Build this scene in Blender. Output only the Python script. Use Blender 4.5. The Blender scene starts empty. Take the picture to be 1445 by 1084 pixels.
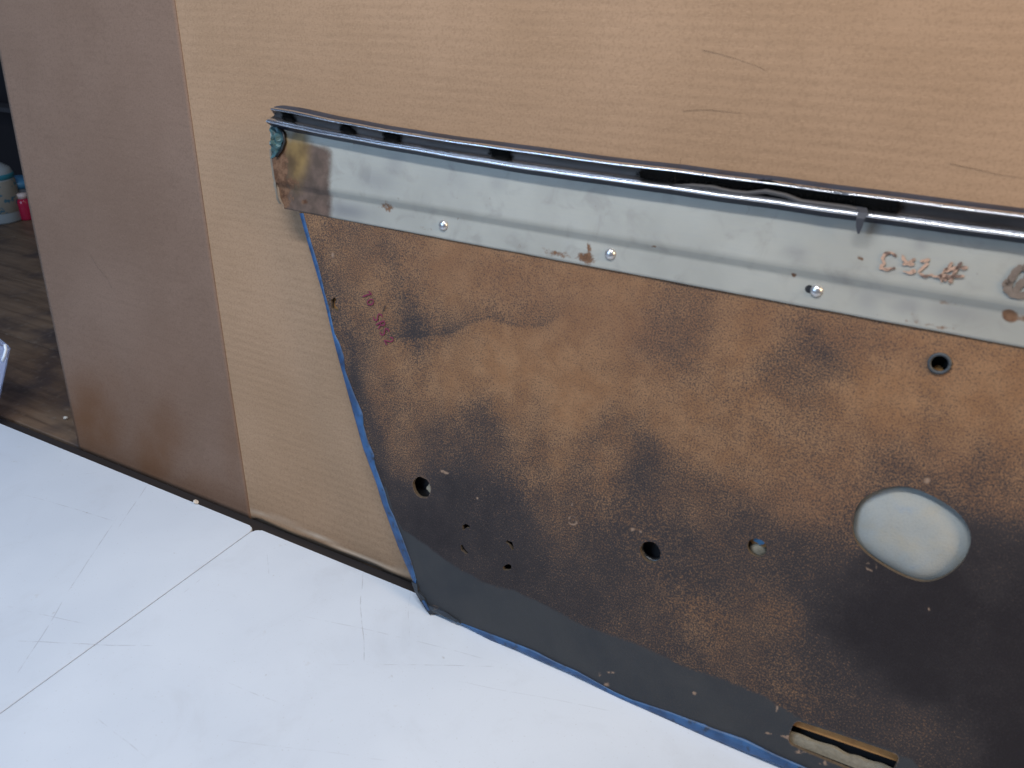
import bpy, bmesh, math, random
import numpy as np
from mathutils import Vector, Matrix, noise
from mathutils.geometry import delaunay_2d_cdt
random.seed(7); rng = np.random.default_rng(7)
scene = bpy.context.scene
C = scene.collection

# ------------------------------------------------------------------ camera
F, CX, CY = 1160.0, 722.5, 542.0            # focal length and centre, in photograph pixels
PITCH, CAM_H = math.radians(27.04), 0.60    # metres above the table top (z = 0)
cam_data = bpy.data.cameras.new('camera'); cam = bpy.data.objects.new('camera', cam_data); C.objects.link(cam)
cam_data.sensor_width = 36; cam_data.lens = F / 1445 * 36
cam_data.clip_start = 0.02; cam_data.clip_end = 100
cam.location = (0, 0, CAM_H); cam.rotation_euler = (math.pi / 2 - PITCH, 0, 0)
cam_data.dof.use_dof = True; cam_data.dof.focus_distance = 0.98; cam_data.dof.aperture_fstop = 9
scene.camera = cam

# ------------------------------------------------------------------ light
world = bpy.data.worlds.new('World'); scene.world = world; world.use_nodes = True
bg = world.node_tree.nodes['Background']; bg.inputs[0].default_value = (.55, .68, 1.0, 1); bg.inputs[1].default_value = .12
def area(name, loc, target, size, power, col, size_y=None):
    l = bpy.data.lights.new(name, 'AREA'); l.energy = power; l.color = col; l.size = size
    if size_y: l.shape = 'RECTANGLE'; l.size_y = size_y
    o = bpy.data.objects.new(name, l); C.objects.link(o); o.location = loc
    o.rotation_euler = (Vector(target) - Vector(loc)).to_track_quat('-Z', 'Y').to_euler()
    return o
area('window_light', (-1.7, -0.25, 1.15), (-.3, .95, .15), .9, 20, (.46, .68, 1.0))
tube_l = area('ceiling_tube', (-.30, .10, 1.70), (.05, .7, .2), 1.1, 22, (.96, .97, 1.0), .10)
tube_l.rotation_euler = (Matrix.Rotation(math.radians(-31.1), 4, 'Z') @ Matrix.Rotation(math.radians(18), 4, 'X')).to_euler()   # unseen tube, turned along the trim for bright lines on the chrome
area('bench_lamp', (1.25, -.40, 1.10), (.55, .6, .3), .6, 19, (1.0, .71, .42))
vs = scene.view_settings; vs.view_transform = 'Standard'; vs.look = 'None'; vs.exposure = -.1; vs.gamma = 1

# ------------------------------------------------------------------ pixel -> place
O = Vector((0, 0, CAM_H)); cp, sp = math.cos(PITCH), math.sin(PITCH)
def ray(x, y):
    a = (x - CX) / F; b = -(y - CY) / F
    return Vector((a, cp + sp * b, -sp + cp * b))
def hit(x, y, p, n):
    d = ray(x, y); return O + d * ((p - O).dot(n) / d.dot(n))
def on_z(x, y, z=0): return hit(x, y, Vector((0, 0, z)), Vector((0, 0, 1)))
class Frame:
    """right-handed frame: x to the right along a standing sheet, y up it, z towards the viewer"""
    def __init__(s, origin, heading, lean):
        A, a = math.radians(heading), math.radians(lean)
        s.o = origin; s.x = Vector((math.cos(A), -math.sin(A), 0))
        bk = Vector((math.sin(A), math.cos(A), 0))
        s.y = bk * math.sin(a) + Vector((0, 0, 1)) * math.cos(a); s.z = s.x.cross(s.y)
        s.m = Matrix((s.x, s.y, s.z)).transposed().to_4x4(); s.m.translation = origin
    def st(s, x, y, n=0.0):
        q = hit(x, y, s.o + s.z * n, s.z) - s.o
        return (q.dot(s.x), q.dot(s.y))
    def pts(s, l, n=0.0): return [s.st(x, y, n) for x, y in l]

# ------------------------------------------------------------------ mesh helpers
def mesh_obj(name, verts, faces, mat, parent=None, smooth=False, matrix=None):
    me = bpy.data.meshes.new(name)
    me.from_pydata([tuple(v) for v in verts], [], [tuple(f) for f in faces]); me.update()
    mats = mat if isinstance(mat, (list, tuple)) else [mat]
    for m in mats: me.materials.append(m)
    if smooth: me.polygons.foreach_set('use_smooth', [True] * len(me.polygons))
    o = bpy.data.objects.new(name, me); C.objects.link(o)
    if parent: o.parent = parent
    if matrix is not None: o.matrix_world = matrix
    return o
def bm_obj(name, bm, mat, parent=None, smooth=False, matrix=None):
    bmesh.ops.recalc_face_normals(bm, faces=bm.faces)
    me = bpy.data.meshes.new(name); bm.to_mesh(me); bm.free()
    me.materials.append(mat)
    if smooth: me.polygons.foreach_set('use_smooth', [True] * len(me.polygons))
    o = bpy.data.objects.new(name, me); C.objects.link(o)
    if parent: o.parent = parent
    if matrix is not None: o.matrix_world = matrix
    return o
def empty(name, matrix): 
    o = bpy.data.objects.new(name, None); C.objects.link(o); o.matrix_world = matrix; o.empty_display_size = .05; return o
def tag(o, label=None, cat=None, group=None, kind=None):
    for k, v in (('label', label), ('category', cat), ('group', group), ('kind', kind)):
        if v: o[k] = v
    return o
def vattr(o, name, arr, dim=4):
    a = o.data.attributes.new(name, 'FLOAT_COLOR' if dim == 4 else 'FLOAT', 'POINT')
    a.data.foreach_set('color' if dim == 4 else 'value', np.asarray(arr, dtype=np.float32).ravel())
def resample(loop, step, closed=True):
    out = []; n = len(loop)
    for i in range(n if closed else n - 1):
        a, b = loop[i], loop[(i + 1) % n]; d = math.dist(a, b); k = max(1, int(round(d / step)))
        for j in range(k): out.append((a[0] + (b[0] - a[0]) * j / k, a[1] + (b[1] - a[1]) * j / k))
    if not closed: out.append(loop[-1])
    return out
def smooth_loop(loop, n=3):
    for _ in range(n):
        o = []
        for i in range(len(loop)):
            a, b = loop[i], loop[(i + 1) % len(loop)]
            o += [(.75 * a[0] + .25 * b[0], .75 * a[1] + .25 * b[1]), (.25 * a[0] + .75 * b[0], .25 * a[1] + .75 * b[1])]
        loop = o
    return loop
def inside(poly, x, y):
    r = np.zeros(x.shape, bool); n = len(poly); j = n - 1
    for i in range(n):
        (xi, yi), (xj, yj) = poly[i], poly[j]
        if yi != yj:
            r ^= ((yi > y) != (yj > y)) & (x < (xj - xi) * (y - yi) / (yj - yi) + xi)
        j = i
    return r
def circle(c, r, n=28, rag=0.0, sq=1.0):
    return [(c[0] + math.cos(t) * (r + rag * noise.noise((math.cos(t) * 2 + c[0] * 50, math.sin(t) * 2, 1.3))), c[1] + sq * math.sin(t) * (r + rag * noise.noise((math.cos(t) * 2 + c[0] * 50, math.sin(t) * 2, 4.3)))) for t in [2 * math.pi * i / n for i in range(n)]]
def slot_poly(pts, w):
    """outline of a thick curved stroke"""
    L, R = [], []
    for i, p in enumerate(pts):
        a = Vector(pts[max(0, i - 1)]); b = Vector(pts[min(len(pts) - 1, i + 1)]); t = (b - a).normalized(); nn = Vector((-t.y, t.x))
        k = w * (.55 if i in (0, len(pts) - 1) else 1) * .5
        q = Vector(p); L.append(tuple(q + nn * k)); R.append(tuple(q - nn * k))
    return L + R[::-1]
def tube(bm, path, r, seg=8, taper=None):
    rings = []
    for i, p in enumerate(path):
        p = Vector(p); a = Vector(path[max(0, i - 1)]); b = Vector(path[min(len(path) - 1, i + 1)]); t = (b - a).normalized()
        u = t.orthogonal().normalized() if i == 0 else (rings_u - t * rings_u.dot(t)).normalized()
        rings_u = u; v = t.cross(u); k = r * (taper(i / (len(path) - 1)) if taper else 1)
        rings.append([bm.verts.new(p + (u * math.cos(2 * math.pi * j / seg) + v * math.sin(2 * math.pi * j / seg)) * k) for j in range(seg)])
    for a, b in zip(rings, rings[1:]):
        for j in range(seg): bm.faces.new((a[j], a[(j + 1) % seg], b[(j + 1) % seg], b[j]))
    bm.faces.new(rings[0][::-1]); bm.faces.new(rings[-1])
def lathe(bm, prof, seg=32, off=(0, 0, 0)):
    rings = []
    for r, z in prof:
        rings.append([bm.verts.new((off[0] + r * math.cos(2 * math.pi * j / seg), off[1] + r * math.sin(2 * math.pi * j / seg), off[2] + z)) for j in range(seg)])
    for a, b in zip(rings, rings[1:]):
        for j in range(seg): bm.faces.new((a[j], a[(j + 1) % seg], b[(j + 1) % seg], b[j]))
    bm.faces.new(rings[0][::-1]); bm.faces.new(rings[-1])
def box(bm, lo, hi, bev=0.0, seg=2):
    r = bmesh.ops.create_cube(bm, size=1)
    for v in r['verts']:
        v.co = Vector([lo[i] + (v.co[i] + .5) * (hi[i] - lo[i]) for i in range(3)])
    if bev:
        es = list({e for v in r['verts'] for e in v.link_edges})
        bmesh.ops.bevel(bm, geom=es, offset=bev, segments=seg, affect='EDGES', profile=.5)
def prism(bm, outline, z0, z1):
    a = [bm.verts.new((x, y, z0)) for x, y in outline]; b = [bm.verts.new((x, y, z1)) for x, y in outline]; n = len(a)
    bm.faces.new(a[::-1]); bm.faces.new(b)
    for i in range(n): bm.faces.new((a[i], a[(i + 1) % n], b[(i + 1) % n], b[i]))
def interp(poly, s): 
    p = sorted(poly); return float(np.interp(s, [q[0] for q in p], [q[1] for q in p]))

# ------------------------------------------------------------------ materials
class M:
    def __init__(s, name, base=(.5, .5, .5), rough=.6, metal=0.0, spec=None):
        s.mat = bpy.data.materials.new(name); s.mat.use_nodes = True; s.t = s.mat.node_tree
        s.b = s.t.nodes['Principled BSDF']
        s.b.inputs['Base Color'].default_value = (*base, 1); s.b.inputs['Roughness'].default_value = rough; s.b.inputs['Metallic'].default_value = metal
        if spec is not None: s.b.inputs['Specular IOR Level'].default_value = spec
    def n(s, typ, **kw):
        nd = s.t.nodes.new(typ)
        for k, v in kw.items():
            if k.startswith('_'): setattr(nd, k[1:], v)
            else:
                nd.inputs[k.replace('__', ' ')].default_value = v
        return nd
    def l(s, a, b): s.t.links.new(a, b)
    def coords(s, scale=(1, 1, 1), rot=(0, 0, 0)):
        tc = s.n('ShaderNodeTexCoord'); mp = s.n('ShaderNodeMapping'); s.l(tc.outputs['Object'], mp.inputs['Vector'])
        mp.inputs['Scale'].default_value = scale; mp.inputs['Rotation'].default_value = rot
        return mp.outputs[0]
    def noise(s, scale, detail=3, vec=None, rough=.55, dist=0.0):
        nd = s.n('ShaderNodeTexNoise'); nd.inputs['Scale'].default_value = scale; nd.inputs['Detail'].default_value = detail
        nd.inputs['Roughness'].default_value = rough; nd.inputs['Distortion'].default_value = dist
        s.l(vec if vec is not None else s.coords(), nd.inputs['Vector']); return nd.outputs['Fac']
    def math(s, op, a, b=None, c=None, clamp=False):
        nd = s.n('ShaderNodeMath', _operation=op); nd.use_clamp = clamp
        for i, v in enumerate((a, b, c)):
            if v is None: continue
            if isinstance(v, (int, float)): nd.inputs[i].default_value = v
            else: s.l(v, nd.inputs[i])
        return nd.outputs[0]
    def ramp(s, v, lo, hi, a=0.0, b=1.0, smooth=True):
        nd = s.n('ShaderNodeMapRange'); nd.interpolation_type = 'SMOOTHSTEP' if smooth else 'LINEAR'
        s.l(v, nd.inputs[0])
        for i, q in enumerate((lo, hi, a, b)): nd.inputs[i + 1].default_value = q
        return nd.outputs[0]
    def mix(s, f, a, b, blend='MIX'):
        nd = s.n('ShaderNodeMix', _data_type='RGBA'); nd.blend_type = blend; nd.clamp_factor = True
        for i, v in ((0, f), (6, a), (7, b)):
            if isinstance(v, (int, float)): nd.inputs[i].default_value = v
            elif isinstance(v, tuple): nd.inputs[i].default_value = (*v, 1)
            else: s.l(v, nd.inputs[i])
        return nd.outputs[2]
    def attr(s, name):
        nd = s.n('ShaderNodeAttribute'); nd.attribute_name = name
        sep = s.n('ShaderNodeSeparateColor'); s.l(nd.outputs['Color'], sep.inputs[0])
        return nd.outputs['Color'], sep.outputs[0], sep.outputs[1], sep.outputs[2], nd.outputs['Alpha']
    def col(s, v): s.l(v, s.b.inputs['Base Color'])
    def rough(s, v): s.l(v, s.b.inputs['Roughness'])
    def bump(s, h, strength=.3, dist=.001):
        nd = s.n('ShaderNodeBump'); nd.inputs['Strength'].default_value = strength; nd.inputs['Distance'].default_value = dist
        s.l(h, nd.inputs['Height']); s.l(nd.outputs[0], s.b.inputs['Normal'])
def lin(r, g, b):
    f = lambda c: (c / 255 / 12.92) if c <= 10 else ((c / 255 + .055) / 1.055) ** 2.4
    return (f(r), f(g), f(b))

# white plastic table
m = M('white_table_plastic', (.78, .8, .82), .38)
v = m.coords()
big = m.noise(3.5, 4); fine = m.noise(260, 2)
TO = on_z(361, 745); ta = math.radians(29.4)
def tbl(x, y):                                             # pixel -> table-top coordinates
    q = on_z(x, y) - TO; return (q.x * math.cos(ta) - q.y * math.sin(ta), q.x * math.sin(ta) + q.y * math.cos(ta))
sep = m.n('ShaderNodeSeparateXYZ'); wv_ = m.n('ShaderNodeVectorMath', _operation='MULTIPLY_ADD'); nz = m.n('ShaderNodeTexNoise'); nz.inputs['Scale'].default_value = 7
m.l(v, nz.inputs['Vector']); m.l(nz.outputs['Color'], wv_.inputs[0]); wv_.inputs[1].default_value = (.012, .012, 0); m.l(v, wv_.inputs[2]); m.l(wv_.outputs[0], sep.inputs[0])
brk = m.ramp(m.noise(60, 3), .38, .6); sc_all = None
for (a, b, k, w) in [((170, 722), (10, 972), .8, .0008), ((512, 802), (512, 947), 1, .0006), ((580, 832), (574, 917), .7, .0006), ((0, 902), (230, 912), .8, .0007), ((460, 939), (722, 939), .8, .0006), ((320, 962), (400, 994), .7, .0007), ((420, 867), (720, 937), .5, .0008),
                  ((30, 697), (170, 737), .7, .0008), ((165, 747), (210, 682), .8, .0008), ((377, 782), (380, 812), .7, .0006), ((135, 1012), (210, 1072), .6, .0007), ((0, 852), (130, 882), .6, .0008), ((260, 837), (285, 817), .6, .0007), ((640, 960), (900, 1010), .4, .0006), ((300, 1040), (560, 1075), .35, .0007), ((110, 670), (190, 662), .6, .0010)]:
    A0, B0 = Vector(tbl(*a)) + Vector((.006, .006)), Vector(tbl(*b)) + Vector((.006, .006)); L_ = (B0 - A0).length; u_ = (B0 - A0) / L_; n_ = Vector((-u_.y, u_.x))
    dn_ = m.math('ABSOLUTE', m.math('SUBTRACT', m.math('MULTIPLY_ADD', sep.outputs[0], n_.x, m.math('MULTIPLY', sep.outputs[1], n_.y)), A0.dot(n_)))
    al = m.math('ABSOLUTE', m.math('SUBTRACT', m.math('MULTIPLY_ADD', sep.outputs[0], u_.x, m.math('MULTIPLY', sep.outputs[1], u_.y)), A0.dot(u_) + L_ / 2))
    ln = m.math('MULTIPLY', m.math('MULTIPLY', m.ramp(dn_, w * .3, w, k, 0), m.ramp(al, L_ * .35, L_ * .5, 1, 0)), brk)
    sc_all = ln if sc_all is None else m.math('MAXIMUM', sc_all, ln)
spot = m.ramp(m.noise(70, 2), .73, .78)
c = m.mix(m.ramp(big, .35, .7), (.575, .64, .72), (.635, .70, .775))
c = m.mix(m.math('MULTIPLY', sc_all, .55), c, (.30, .30, .33))
c = m.mix(m.math('MULTIPLY', spot, .45), c, (.33, .31, .29))
c = m.mix(m.ramp(m.noise(11, 5, rough=.7, dist=.7), .5, .78, 0, .30), c, (.47, .505, .55))
c = m.mix(m.ramp(m.noise(420, 2), .66, .74, 0, .35), c, (.40, .40, .40))
c = m.mix(m.ramp(m.noise(28, 4, rough=.7), .66, .74, 0, .22), c, (.42, .40, .38))
m.col(c); m.rough(m.ramp(big, .3, .7, .32, .45)); m.bump(m.math('SUBTRACT', m.math('MULTIPLY', fine, .25), m.math('MULTIPLY', sc_all, .6)), .25, .0006)
TABLE = m.mat
DARK_STEEL = M('dark_steel_tube', (.08, .08, .085), .45, .6).mat

# cardboard
def cardboard(name, light, dark, flute, stain_tone):
    m = M(name, light, .82, spec=.25)
    st = m.noise(1.0, 4, m.coords((22, 150, 22)))         # faint streaks along the flutes
    cl = m.noise(5, 4); fi = m.noise(420, 2)
    fib = m.noise(1.0, 3, m.coords((160, 900, 100)))
    c = m.mix(m.ramp(cl, .3, .72), light, dark)
    wv = m.n('ShaderNodeTexWave'); wv.wave_type = 'BANDS'; wv.bands_direction = 'Y'; wv.inputs['Scale'].default_value = 36; wv.inputs['Distortion'].default_value = 1.3
    wv.inputs['Detail'].default_value = 2; wv.inputs['Detail Scale'].default_value = .4; m.l(m.coords((.6, 1, 1)), wv.inputs['Vector'])
    patch = m.ramp(m.noise(9, 3), .3, .65)
    c = m.mix(m.math('MULTIPLY', m.math('MULTIPLY', wv.outputs['Fac'], patch), flute), c, tuple(x * .62 for x in dark))
    c = m.mix(m.math('MULTIPLY', m.ramp(st, .45, .7), .12), c, tuple(x * .7 for x in dark))
    c = m.mix(m.math('MULTIPLY', m.ramp(fi, .45, .68), .26), c, tuple(x * .55 for x in dark))
    c = m.mix(m.math('MULTIPLY', m.ramp(fib, .55, .72), .25), c, tuple(min(1, x * 1.35) for x in light))
    col, R, G, B, A = m.attr('stain_tone')
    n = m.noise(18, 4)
    c = m.mix(m.math('MULTIPLY', R, m.ramp(n, .2, .7, .55, 1.0)), c, stain_tone)
    c = m.mix(m.math('MULTIPLY', G, .8), c, (.62, .5, .38))
    m.col(c)
    m.bump(m.math('ADD', m.math('MULTIPLY', wv.outputs['Fac'], .5 * flute * 4), m.math('MULTIPLY', fi, .15)), .25, .0006)
    return m.mat
CARD_A = cardboard('corrugated_kraft_cardboard', (.385, .252, .156), (.335, .215, .128), .19, (.22, .12, .06))
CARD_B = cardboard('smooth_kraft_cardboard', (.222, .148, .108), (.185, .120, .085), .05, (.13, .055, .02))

# hardboard
m = M('stained_hardboard', rough=.8, spec=.25)
col, R, G, B, A = m.attr('stain_tone')
lo = m.noise(16, 4, dist=.4); mid = m.noise(75, 3); n1 = m.noise(760, 3, rough=.7); n2 = m.noise(1500, 1)
d = m.math('ADD', m.math('ADD', R, m.math('MULTIPLY', m.math('SUBTRACT', lo, .5), .26)), m.math('MULTIPLY', m.math('SUBTRACT', mid, .5), .3))
sp_ = m.math('ADD', d, m.math('MULTIPLY', m.math('SUBTRACT', n1, .5), 2.5))
speck = m.ramp(sp_, .12, .98)
tan = m.mix(m.ramp(m.noise(40, 3), .35, .65), (.30, .165, .082), (.25, .128, .06))
tan = m.mix(m.math('MULTIPLY', B, .9), tan, (.185, .095, .054))
tan = m.mix(m.ramp(n2, .5, .75, 0, .25), tan, (.42, .27, .15))
c = m.mix(speck, tan, (.038, .033, .034))
c = m.mix(m.ramp(m.math('ADD', d, m.math('MULTIPLY', m.math('SUBTRACT', n1, .5), .8)), .88, 1.45), c, (.017, .014, .016))
slf = m.ramp(m.math('ADD', G, m.math('MULTIPLY', m.math('SUBTRACT', mid, .5), .5)), .35, .65)
slate = m.mix(m.ramp(lo, .3, .7), (.032, .036, .041), (.045, .047, .049))
c = m.mix(m.math('MULTIPLY', slf, .93), c, slate)
c = m.mix(m.ramp(m.math('ADD', A, m.math('MULTIPLY', m.math('SUBTRACT', n1, .5), .6)), .45, .8), c, (.27, .185, .13))
m.col(c); m.rough(m.ramp(slf, 0, 1, .82, .6)); m.bump(m.math('ADD', m.math('MULTIPLY', n1, .6), m.math('MULTIPLY', mid, .4)), .35, .0006)
BOARD = m.mat
m = M('cut_fibre_edge', (.2, .15, .09), .9); m.col(m.mix(m.noise(500, 2), (.035, .027, .018), (.14, .105, .07))); FIBRE = m.mat

# galvanised steel with rust
m = M('galvanised_steel', rough=.6, metal=.15)
col, R, G, B, A = m.attr('rust')
lo = m.noise(14, 4); mid = m.noise(130, 4, rough=.7); fi = m.noise(900, 2); br = m.noise(1, 3, m.coords((60, 900, 60)))
base = m.mix(m.ramp(lo, .3, .7), (.345, .338, .292), (.405, .398, .345))
base = m.mix(m.ramp(br, .4, .7, 0, .18), base, (.32, .33, .33))
base = m.mix(m.ramp(m.noise(45, 4, dist=.6), .50, .74, 0, .38), base, (.22, .205, .18))
base = m.mix(m.ramp(mid, .70, .76, 0, .7), base, (.14, .11, .09))
base = m.mix(m.math('MULTIPLY', A, m.ramp(lo, .2, .8, .7, 1)), base, (.17, .17, .175))
rk = m.ramp(m.math('ADD', R, m.math('MULTIPLY', m.math('SUBTRACT', mid, .5), 1.3)), .35, .68)
rust = m.mix(m.ramp(mid, .35, .65), (.075, .030, .011), (.18, .095, .05))
pk = m.ramp(m.math('ADD', G, m.math('MULTIPLY', m.math('SUBTRACT', mid, .5), .45)), .2, .75)
c = m.mix(m.math('MULTIPLY', pk, .92), base, m.mix(m.ramp(m.noise(70, 4), .3, .7), (.055, .028, .016), (.125, .074, .052)))
yk = m.ramp(m.math('ADD', B, m.math('MULTIPLY', m.math('SUBTRACT', mid, .5), .2)), .15, .85)
c = m.mix(m.math('MULTIPLY', yk, .92), c, m.mix(m.ramp(m.noise(26, 3), .35, .65), (.085, .05, .017), (.25, .16, .052)))
c = m.mix(rk, c, rust)
m.col(c); anyr = m.math('MAXIMUM', m.math('MAXIMUM', rk, pk), m.math('MULTIPLY', yk, .3)); m.rough(m.ramp(anyr, 0, 1, .56, .85)); m.l(m.ramp(anyr, 0, 1, .16, .03), m.b.inputs['Metallic'])
m.bump(m.math('ADD', m.math('MULTIPLY', mid, .5), m.math('MULTIPLY', fi, .3)), .18, .0005)
GALV = m.mat

m = M('chrome', (.72, .74, .78), .12, 1.0)
g = m.noise(1, 4, m.coords((25, 160, 160))); m.rough(m.ramp(g, .3, .75, .17, .34)); m.col(m.mix(m.ramp(g, .4, .75), (.84, .86, .90), (.66, .66, .68)))
CHROME = m.mat
m = M('trim_channel_paint', (.06, .055, .06), .42, .55)
g = m.noise(1, 4, m.coords((18, 120, 120))); m.col(m.mix(m.ramp(g, .3, .7), (.030, .025, .023), (.068, .056, .050))); m.b.inputs['Metallic'].default_value = .15; m.b.inputs['Roughness'].default_value = .55; CHANNEL = m.mat
m = M('black_felt', (.006, .006, .006), .95, spec=.05); FELT = m.mat
m = M('grey_rubber', (.06, .056, .055), .6); RUBBER = m.mat
def vinyl(name, a, b, dirt):
    m = M(name, a, .45)
    n = m.noise(35, 3); f = m.noise(140, 4)
    c = m.mix(m.ramp(n, .3, .7), a, b); c = m.mix(m.ramp(f, .54, .72, 0, .8), c, dirt); m.col(c); m.bump(n, .3, .001); return m.mat
VINYL = vinyl('blue_vinyl', (.032, .112, .27), (.016, .048, .125), (.022, .028, .042))
TEAL = vinyl('teal_vinyl', (.07, .16, .17), (.03, .075, .085), (.012, .016, .018))
m = M('padding_cloth', (.5, .52, .5), .9, spec=.1)
n = m.noise(38, 3, dist=.5); f = m.noise(700, 2); spk = m.noise(160, 2)
c = m.mix(m.ramp(n, .3, .6), (.345, .335, .285), (.33, .345, .325)); c = m.mix(m.ramp(n, .6, .75, 0, .4), c, (.20, .29, .40))
c = m.mix(m.ramp(f, .45, .7, 0, .3), c, (.25, .27, .27)); c = m.mix(m.ramp(spk, .77, .80), c, (.05, .04, .04)); m.col(c); m.bump(f, .4, .0006)
PAD = m.mat
m = M('cream_foam', (.42, .38, .28), .9); f = m.noise(300, 3); m.col(m.mix(f, (.15, .13, .09), (.32, .29, .22))); m.bump(f, .5, .001); FOAM = m.mat
m = M('amber_fibreboard', (.36, .17, .05), .75); f = m.noise(120, 3); m.col(m.mix(f, (.22, .09, .025), (.45, .24, .075))); AMBER = m.mat
RIVET = M('aluminium_rivet', (.62, .61, .60), .32, .85).mat
INK = M('magenta_marker_ink', (.17, .012, .05), .7).mat
m = M('peeling_crayon', (.42, .27, .19), .9); f = m.noise(240, 3); m.col(m.mix(m.ramp(f, .42, .62), (.46, .30, .215), (.14, .09, .07))); CRAYON = m.mat
m = M('brown_paint_mark', (.14, .105, .08), .8); f = m.noise(160, 3); m.col(m.mix(f, (.09, .065, .05), (.24, .19, .15))); BROWNMARK = m.mat
BLACK = M('black_gap', (.008, .008, .009), .7).mat
HAIR = M('dark_hair', (.02, .014, .01), .5).mat

# ------------------------------------------------------------------ table
TBL = Frame(on_z(361, 745), 29.4, 0)
ax = TBL.x; back = Vector((math.sin(math.radians(29.4)), math.cos(math.radians(29.4)), 0))
tm = Matrix((ax, back, Vector((0, 0, 1)))).transposed().to_4x4(); tm.translation = TBL.o
table = tag(empty('folding_table', tm), 'white plastic folding table with a seam between its two scratched halves', 'table')
def leaf(x0, x1):
    bm = bmesh.new(); r = .009; pts = []
    for (cx, cy, a0) in ((x1 - r, -r, 0), (x0 + r, -r, 90), (x0 + r, -.76 + r, 180), (x1 - r, -.76 + r, 270)):
        for k in range(7):
            a = math.radians(a0 + 15 * k); pts.append((cx + r * math.cos(a), cy + r * math.sin(a)))
    prism(bm, pts, -.035, 0)
    es = [e for e in bm.edges if all(abs(v.co.z) < 1e-6 for v in e.verts)]
    bmesh.ops.bevel(bm, geom=es, offset=.0014, segments=4, affect='EDGES', profile=.5)
    return bm_obj('table_top', bm, TABLE, table, smooth=False)
def leaf_smooth(o):
    for p in o.data.polygons: p.use_smooth = abs(p.normal.z) < .98
for a, b in ((-1.22, -.0008), (.0008, 1.22)): leaf_smooth(leaf(a, b))
bm = bmesh.new(); box(bm, (-.03, -.70, -.056), (.03, -.06, -.036), .003); bm_obj('hinge_plate', bm, DARK_STEEL, table)
for sx in (-1, 1):
    for sy in (-.09, -.67):
        bm = bmesh.new(); tube(bm, [(sx * .95, sy, -.74), (sx * .95, sy, -.036)], .0125, 12); bm_obj('leg', bm, DARK_STEEL, table, True)
    bm = bmesh.new(); tube(bm, [(sx * .95, -.10, -.6), (sx * .95, -.66, -.6)], .010, 10); bm_obj('cross_bar', bm, DARK_STEEL, table, True)

# floor under the table
m = M('concrete_floor', (.12, .115, .11), .8); m.col(m.mix(m.noise(6, 5), (.08, .077, .075), (.16, .155, .15)))
bm = bmesh.new(); box(bm, (-4, -2, -.84), (4, 5, -.74)); tag(bm_obj('floor', bm, m.mat), kind='structure')

# ------------------------------------------------------------------ workbench behind
ZB = -.008
m = M('worn_bench_wood', rough=.6)
g = m.noise(1, 5, m.coords((4, 46, 10), (0, 0, .25)), dist=.8); b2 = m.noise(7, 4); f2 = m.noise(90, 3)
c = m.mix(m.ramp(g, .3, .7), (.088, .055, .034), (.175, .115, .073)); c = m.mix(m.ramp(b2, .45, .68), c, (.045, .032, .030))
c = m.mix(m.ramp(f2, .55, .75, 0, .4), c, (.2, .16, .13)); m.col(c); m.rough(m.ramp(b2, .3, .7, .45, .7)); m.bump(g, .5, .002)
BENCH = m.mat
m = M('dark_stained_wood', rough=.6); m.col(m.mix(m.noise(1, 4, m.coords((6, 60, 60))), (.012, .011, .012), (.034, .028, .028))); DARKWOOD = m.mat
bench = tag(empty('workbench', tm), 'worn brown wooden workbench behind the white table', 'workbench')
# planks of the bench top run away from the table's edge
bx0, y0, y1 = -1.9, .023, 1.15
for k in range(6):
    bm = bmesh.new(); w = (y1 - y0) / 6
    box(bm, (-1.9, y0 + k * w + .0007, ZB - .04), (2.0, y0 + (k + 1) * w - .0007, ZB), .0012, 1); bm_obj('plank', bm, BENCH, bench)
bm = bmesh.new(); box(bm, (-1.9, .004, ZB - .045), (2.0, .0225, ZB - .003), .002); bm_obj('front_strip', bm, DARKWOOD, bench)  # dark strip between the table edge and the planks
for x in (-1.75, 1.85):
    for y in (.12, 1.05):
        bm = bmesh.new(); box(bm, (x - .045, y - .045, -.74), (x + .045, y + .045, ZB - .041), .003); bm_obj('leg', bm, DARKWOOD, bench)
bm = bmesh.new(); box(bm, (-1.9, 1.151, ZB - .04), (2.0, 1.175, ZB + .05), .002)
bm_obj('back_board', bm, M('bench_back_board', (.05, .05, .06), .6).mat, bench)
# dark cupboard standing at the back of the bench
cup = tag(empty('cupboard', tm @ Matrix.Translation((0, 1.18, -.74))), 'black cupboard with a pale ledge behind the workbench', 'cupboard')
m = M('black_cupboard_paint', (.012, .012, .014), .5); m.col(m.mix(m.noise(12, 3), (.008, .008, .01), (.022, .022, .027)))
bm = bmesh.new(); box(bm, (-2.6, 0, 0), (1.2, .3, 1.72), .003); bm_obj('carcass', bm, m.mat, cup)
bm = bmesh.new(); box(bm, (-2.6, -.07, .90), (1.2, -.001, .915), .002); bm_obj('shelf', bm, M('shelf_edge', (.06, .065, .075), .5).mat, cup)
for x in (-2.2, -1.55, -.9, -.25, .4):
    bm = bmesh.new(); box(bm, (x - .31, -.018, 1.06), (x + .31, -.001, 1.68), .003); d_ = bm_obj('door', bm, m.mat, cup)
    bm = bmesh.new(); box(bm, (x + .25, -.03, 1.3), (x + .262, -.0185, 1.42), .003); bm_obj('handle', bm, DARK_STEEL, d_)

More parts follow.
